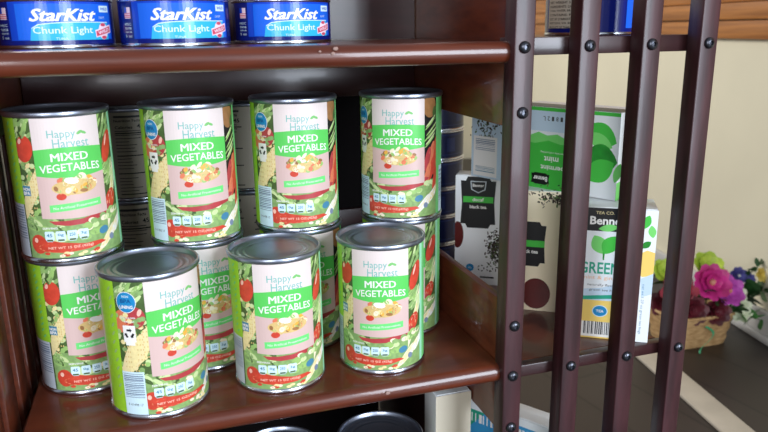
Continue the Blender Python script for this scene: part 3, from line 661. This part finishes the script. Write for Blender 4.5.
def petal_into(bm, base, ax, upv, L, Wd, curl, mi=0):
    """one cupped petal from base along ax"""
    side = ax.cross(upv).normalized(); rows = []
    for i in range(5):
        t = i/4; c = base + ax*L*t*(1-.25*curl*t) + upv*curl*L*t*t*.8; w = Wd*math.sin(math.pi*min(.12+t*.83, .97))**.7
        rows.append([bm.verts.new(c + side*w*j + upv*(abs(j)*.25*Wd*(1-t))) for j in (-1, -.5, 0, .5, 1)])
    for a, b in zip(rows, rows[1:]):
        for k in range(4):
            f = bm.faces.new((a[k], a[k+1], b[k+1], b[k])); f.material_index = mi; f.smooth = True
GREEN = mat('flower_stem_green', (60, 100, 50), .5, noise=.3, scale=80)
LEAFM = mat('dark_foliage_green', (42, 84, 40), .45, noise=.35, scale=60); LEAFL = mat('bright_foliage_green', (70, 130, 60), .45, noise=.3, scale=60)
PETAL = {n_: mat('petal_'+n_, c1, .5, scale=50, rgb2=c2) for n_, c1, c2 in (
    ('magenta', (206, 44, 140), (170, 24, 104)), ('orchid', (198, 80, 190), (160, 50, 150)), ('crimson', (150, 22, 48), (104, 12, 32)), ('dark_red', (96, 18, 34), (66, 10, 22)),
    ('yellow_green', (186, 208, 70), (150, 180, 50)), ('white', (226, 232, 206), (196, 210, 170)), ('violet_blue', (84, 84, 156), (54, 52, 116)), ('yellow', (236, 214, 110), (210, 180, 70)), ('heart', (214, 150, 120), (170, 90, 90)))}
def bloom(kind, px, r, layers, npet, label, normal=(0, -.8, .6), centre=None, cat='flower', wide=.42):
    loc = Vector(px); t = empty('cut_flower', (loc.x, loc.y, loc.z)); tag(t, label, cat, 'cut flowers in the basket')
    nv = Vector(normal).normalized(); a0 = nv.orthogonal().normalized(); b0 = nv.cross(a0)
    bm = bmesh.new(); q = random.Random(int(px[0]*9999))
    for l in range(layers):
        rr_ = r*(1-.26*l); cu = .25+.45*l
        for k in range(npet):
            an = 2*math.pi*(k+.5*l)/npet + q.uniform(-.12, .12); ax = (a0*math.cos(an)+b0*math.sin(an))
            petal_into(bm, nv*.002*l, (ax+nv*.15).normalized(), nv, rr_, rr_*wide, cu*.6)
    finish('petals', bm, PETAL[kind], t, True)
    bm = bmesh.new(); bmesh.ops.create_icosphere(bm, subdivisions=2, radius=r*.17)
    for v in bm.verts: v.co = v.co*(1+q.uniform(-.12, .12)) + nv*r*.16
    finish('flower_centre', bm, PETAL[centre or kind], t, True)
    # stem down into the basket
    foot = Vector((BX.x+(loc.x-BX.x)*.35, BX.y+(loc.y-BX.y)*.35, BX.z+.012))-loc; bm = bmesh.new(); rings = []
    for i in range(5):
        f = i/4; p = foot*f + Vector((0, 0, -.02*math.sin(math.pi*f))); rings.append([bm.verts.new(p+Vector((.0016*math.cos(j*math.pi/3), .0016*math.sin(j*math.pi/3), 0))) for j in range(6)])
    for A_, B_ in zip(rings, rings[1:]):
        for j in range(6): bm.faces.new((A_[j], A_[(j+1) % 6], B_[(j+1) % 6], B_[j]))
    finish('stem', bm, GREEN, t, True)
FX, FY, FF = BX.x, BX.y, FZ
bloom('magenta', (FX+.018, FY-.030, FF+.130), .040, 3, 9, 'large magenta bloom at the middle of the basket, highest of the pink ones', (-.3, -.85, .5), 'heart')
bloom('orchid', (FX+.052, FY-.042, FF+.112), .034, 3, 7, 'lighter orchid pink bloom to the right of the magenta one', (-.2, -.85, .5), 'heart')
bloom('crimson', (FX-.046, FY-.014, FF+.112), .040, 3, 8, 'crimson bloom at the left, seen past the slat edge', (-.4, -.8, .4))
bloom('dark_red', (FX-.030, FY-.040, FF+.082), .032, 3, 8, 'dark red bloom low at the left front of the basket', (-.3, -.9, .3))
bloom('dark_red', (FX+.020, FY-.050, FF+.076), .030, 3, 8, 'dark red bloom hanging over the front rim', (-.2, -.95, .3))
bloom('dark_red', (FX-.060, FY+.010, FF+.080), .030, 3, 8, 'dark red bloom at the far left rim', (-.5, -.7, .4))
bloom('yellow_green', (FX+.045, FY+.012, FF+.146), .036, 2, 7, 'yellow green bloom behind and above the magenta one', (-.1, -.7, .7), wide=.5)
bloom('yellow_green', (FX-.045, FY+.030, FF+.140), .030, 2, 7, 'yellow green bloom at the upper left behind the crimson one', (-.2, -.7, .7), wide=.5)
bloom('white', (FX+.078, FY-.050, FF+.072), .027, 3, 7, 'greenish white blossom at the right front corner of the basket', (-.2, -.9, .3))
bloom('white', (FX+.086, FY-.030, FF+.096), .022, 3, 7, 'small greenish white blossom just above the corner one', (-.2, -.9, .4))
bloom('violet_blue', (FX+.112, FY-.004, FF+.124), .020, 3, 9, 'violet blue blossom at the right of the bunch', (-.3, -.8, .5), 'white')
bloom('violet_blue', (FX+.130, FY-.012, FF+.118), .015, 3, 9, 'smaller violet blossom outermost to the right of its twin', (-.3, -.8, .5))
bloom('white', (FX+.098, FY+.004, FF+.118), .013, 2, 7, 'tiny white blossom between the orchid and violet ones', (-.3, -.8, .5))
bloom('yellow', (FX+.160, FY-.020, FF+.126), .017, 3, 7, 'pale yellow blossom at the far right edge of the picture', (-.4, -.8, .4))
def spray(cx, cy, cz, d, n_, L, m, label, seed):
    q = random.Random(seed); t = empty('leaf_spray', (cx, cy, cz)); tag(t, label, 'leaves', 'leafy sprays in the basket')
    d = Vector(d); bm = bmesh.new()
    for k in range(n_):
        f = k/n_; base = d*f; an = q.uniform(0, 6.28)
        ax = (d.normalized()*.5 + Vector((math.cos(an), math.sin(an)*.7, q.uniform(-.4, .6)))).normalized(); upv = ax.orthogonal().normalized()
        petal_into(bm, base, ax, upv, L*q.uniform(.8, 1.25), L*.27, .2)
    finish('leaves', bm, m, t, True)
    bm = bmesh.new(); rings = []
    foot = Vector((BX.x+(cx-BX.x)*.3-cx, BX.y+(cy-BX.y)*.3-cy, BX.z+.012-cz))
    for p in (foot, Vector((0, 0, 0)), d):
        rings.append([bm.verts.new(p+Vector((.0013*math.cos(j*math.pi/3), .0013*math.sin(j*math.pi/3), 0))) for j in range(6)])
    for A_, B_ in zip(rings, rings[1:]):
        for j in range(6): bm.faces.new((A_[j], A_[(j+1) % 6], B_[(j+1) % 6], B_[j]))
    finish('stem', bm, GREEN, t, True)
spray(FX+.085, FY-.015, FF+.085, (.075, -.02, .012), 13, .036, LEAFM, 'dark leafy spray reaching right over the floor past the basket corner', 1)
spray(FX+.110, FY-.030, FF+.088, (.080, -.03, .020), 14, .046, LEAFM, 'broad dark green leaves at the right end of the bunch', 7)
spray(FX-.005, FY-.030, FF+.095, (.05, -.01, .012), 14, .040, LEAFM, 'broad leaves low under the large magenta bloom', 8)
spray(FX+.070, FY-.045, FF+.070, (.045, -.03, -.018), 10, .032, LEAFL, 'brighter green leaves drooping below the white blossoms', 2)
spray(FX+.02, FY+.0, FF+.09, (.02, -.01, .03), 12, .034, LEAFM, 'dark leaves in the middle of the bunch under the pink blooms', 3)
spray(FX-.03, FY+.02, FF+.10, (-.02, 0, .03), 12, .032, LEAFM, 'dark leaves at the back left of the bunch', 4)
spray(FX+.125, FY-.012, FF+.125, (.035, -.006, .030), 9, .018, LEAFM, 'thin upright sprig at the far right of the bunch', 5)
spray(FX+.04, FY-.045, FF+.075, (.03, -.01, .01), 9, .026, LEAFM, 'dark leaves along the front rim of the basket', 6)
# the ribbon curl hanging from the basket
bm = bmesh.new(); prev = None
for k in range(22):
    f = k/21; p = Vector((-.012+.018*math.sin(f*5), -.060-.012*f, .052-.050*f)); w = Vector((.0022, 0, .001))
    a_, b_ = bm.verts.new(p-w), bm.verts.new(p+w)
    if prev: bm.faces.new((prev[0], prev[1], b_, a_))
    prev = (a_, b_)
rb = finish('gift_ribbon', bm, mat('teal_green_ribbon', (60, 160, 110), .35, noise=.1), None, True); rb.location = BX
sm = rb.modifiers.new('t', 'SOLIDIFY'); sm.thickness = .0006
tag(rb, 'thin teal green ribbon curling down the front of the flower basket', 'ribbon')
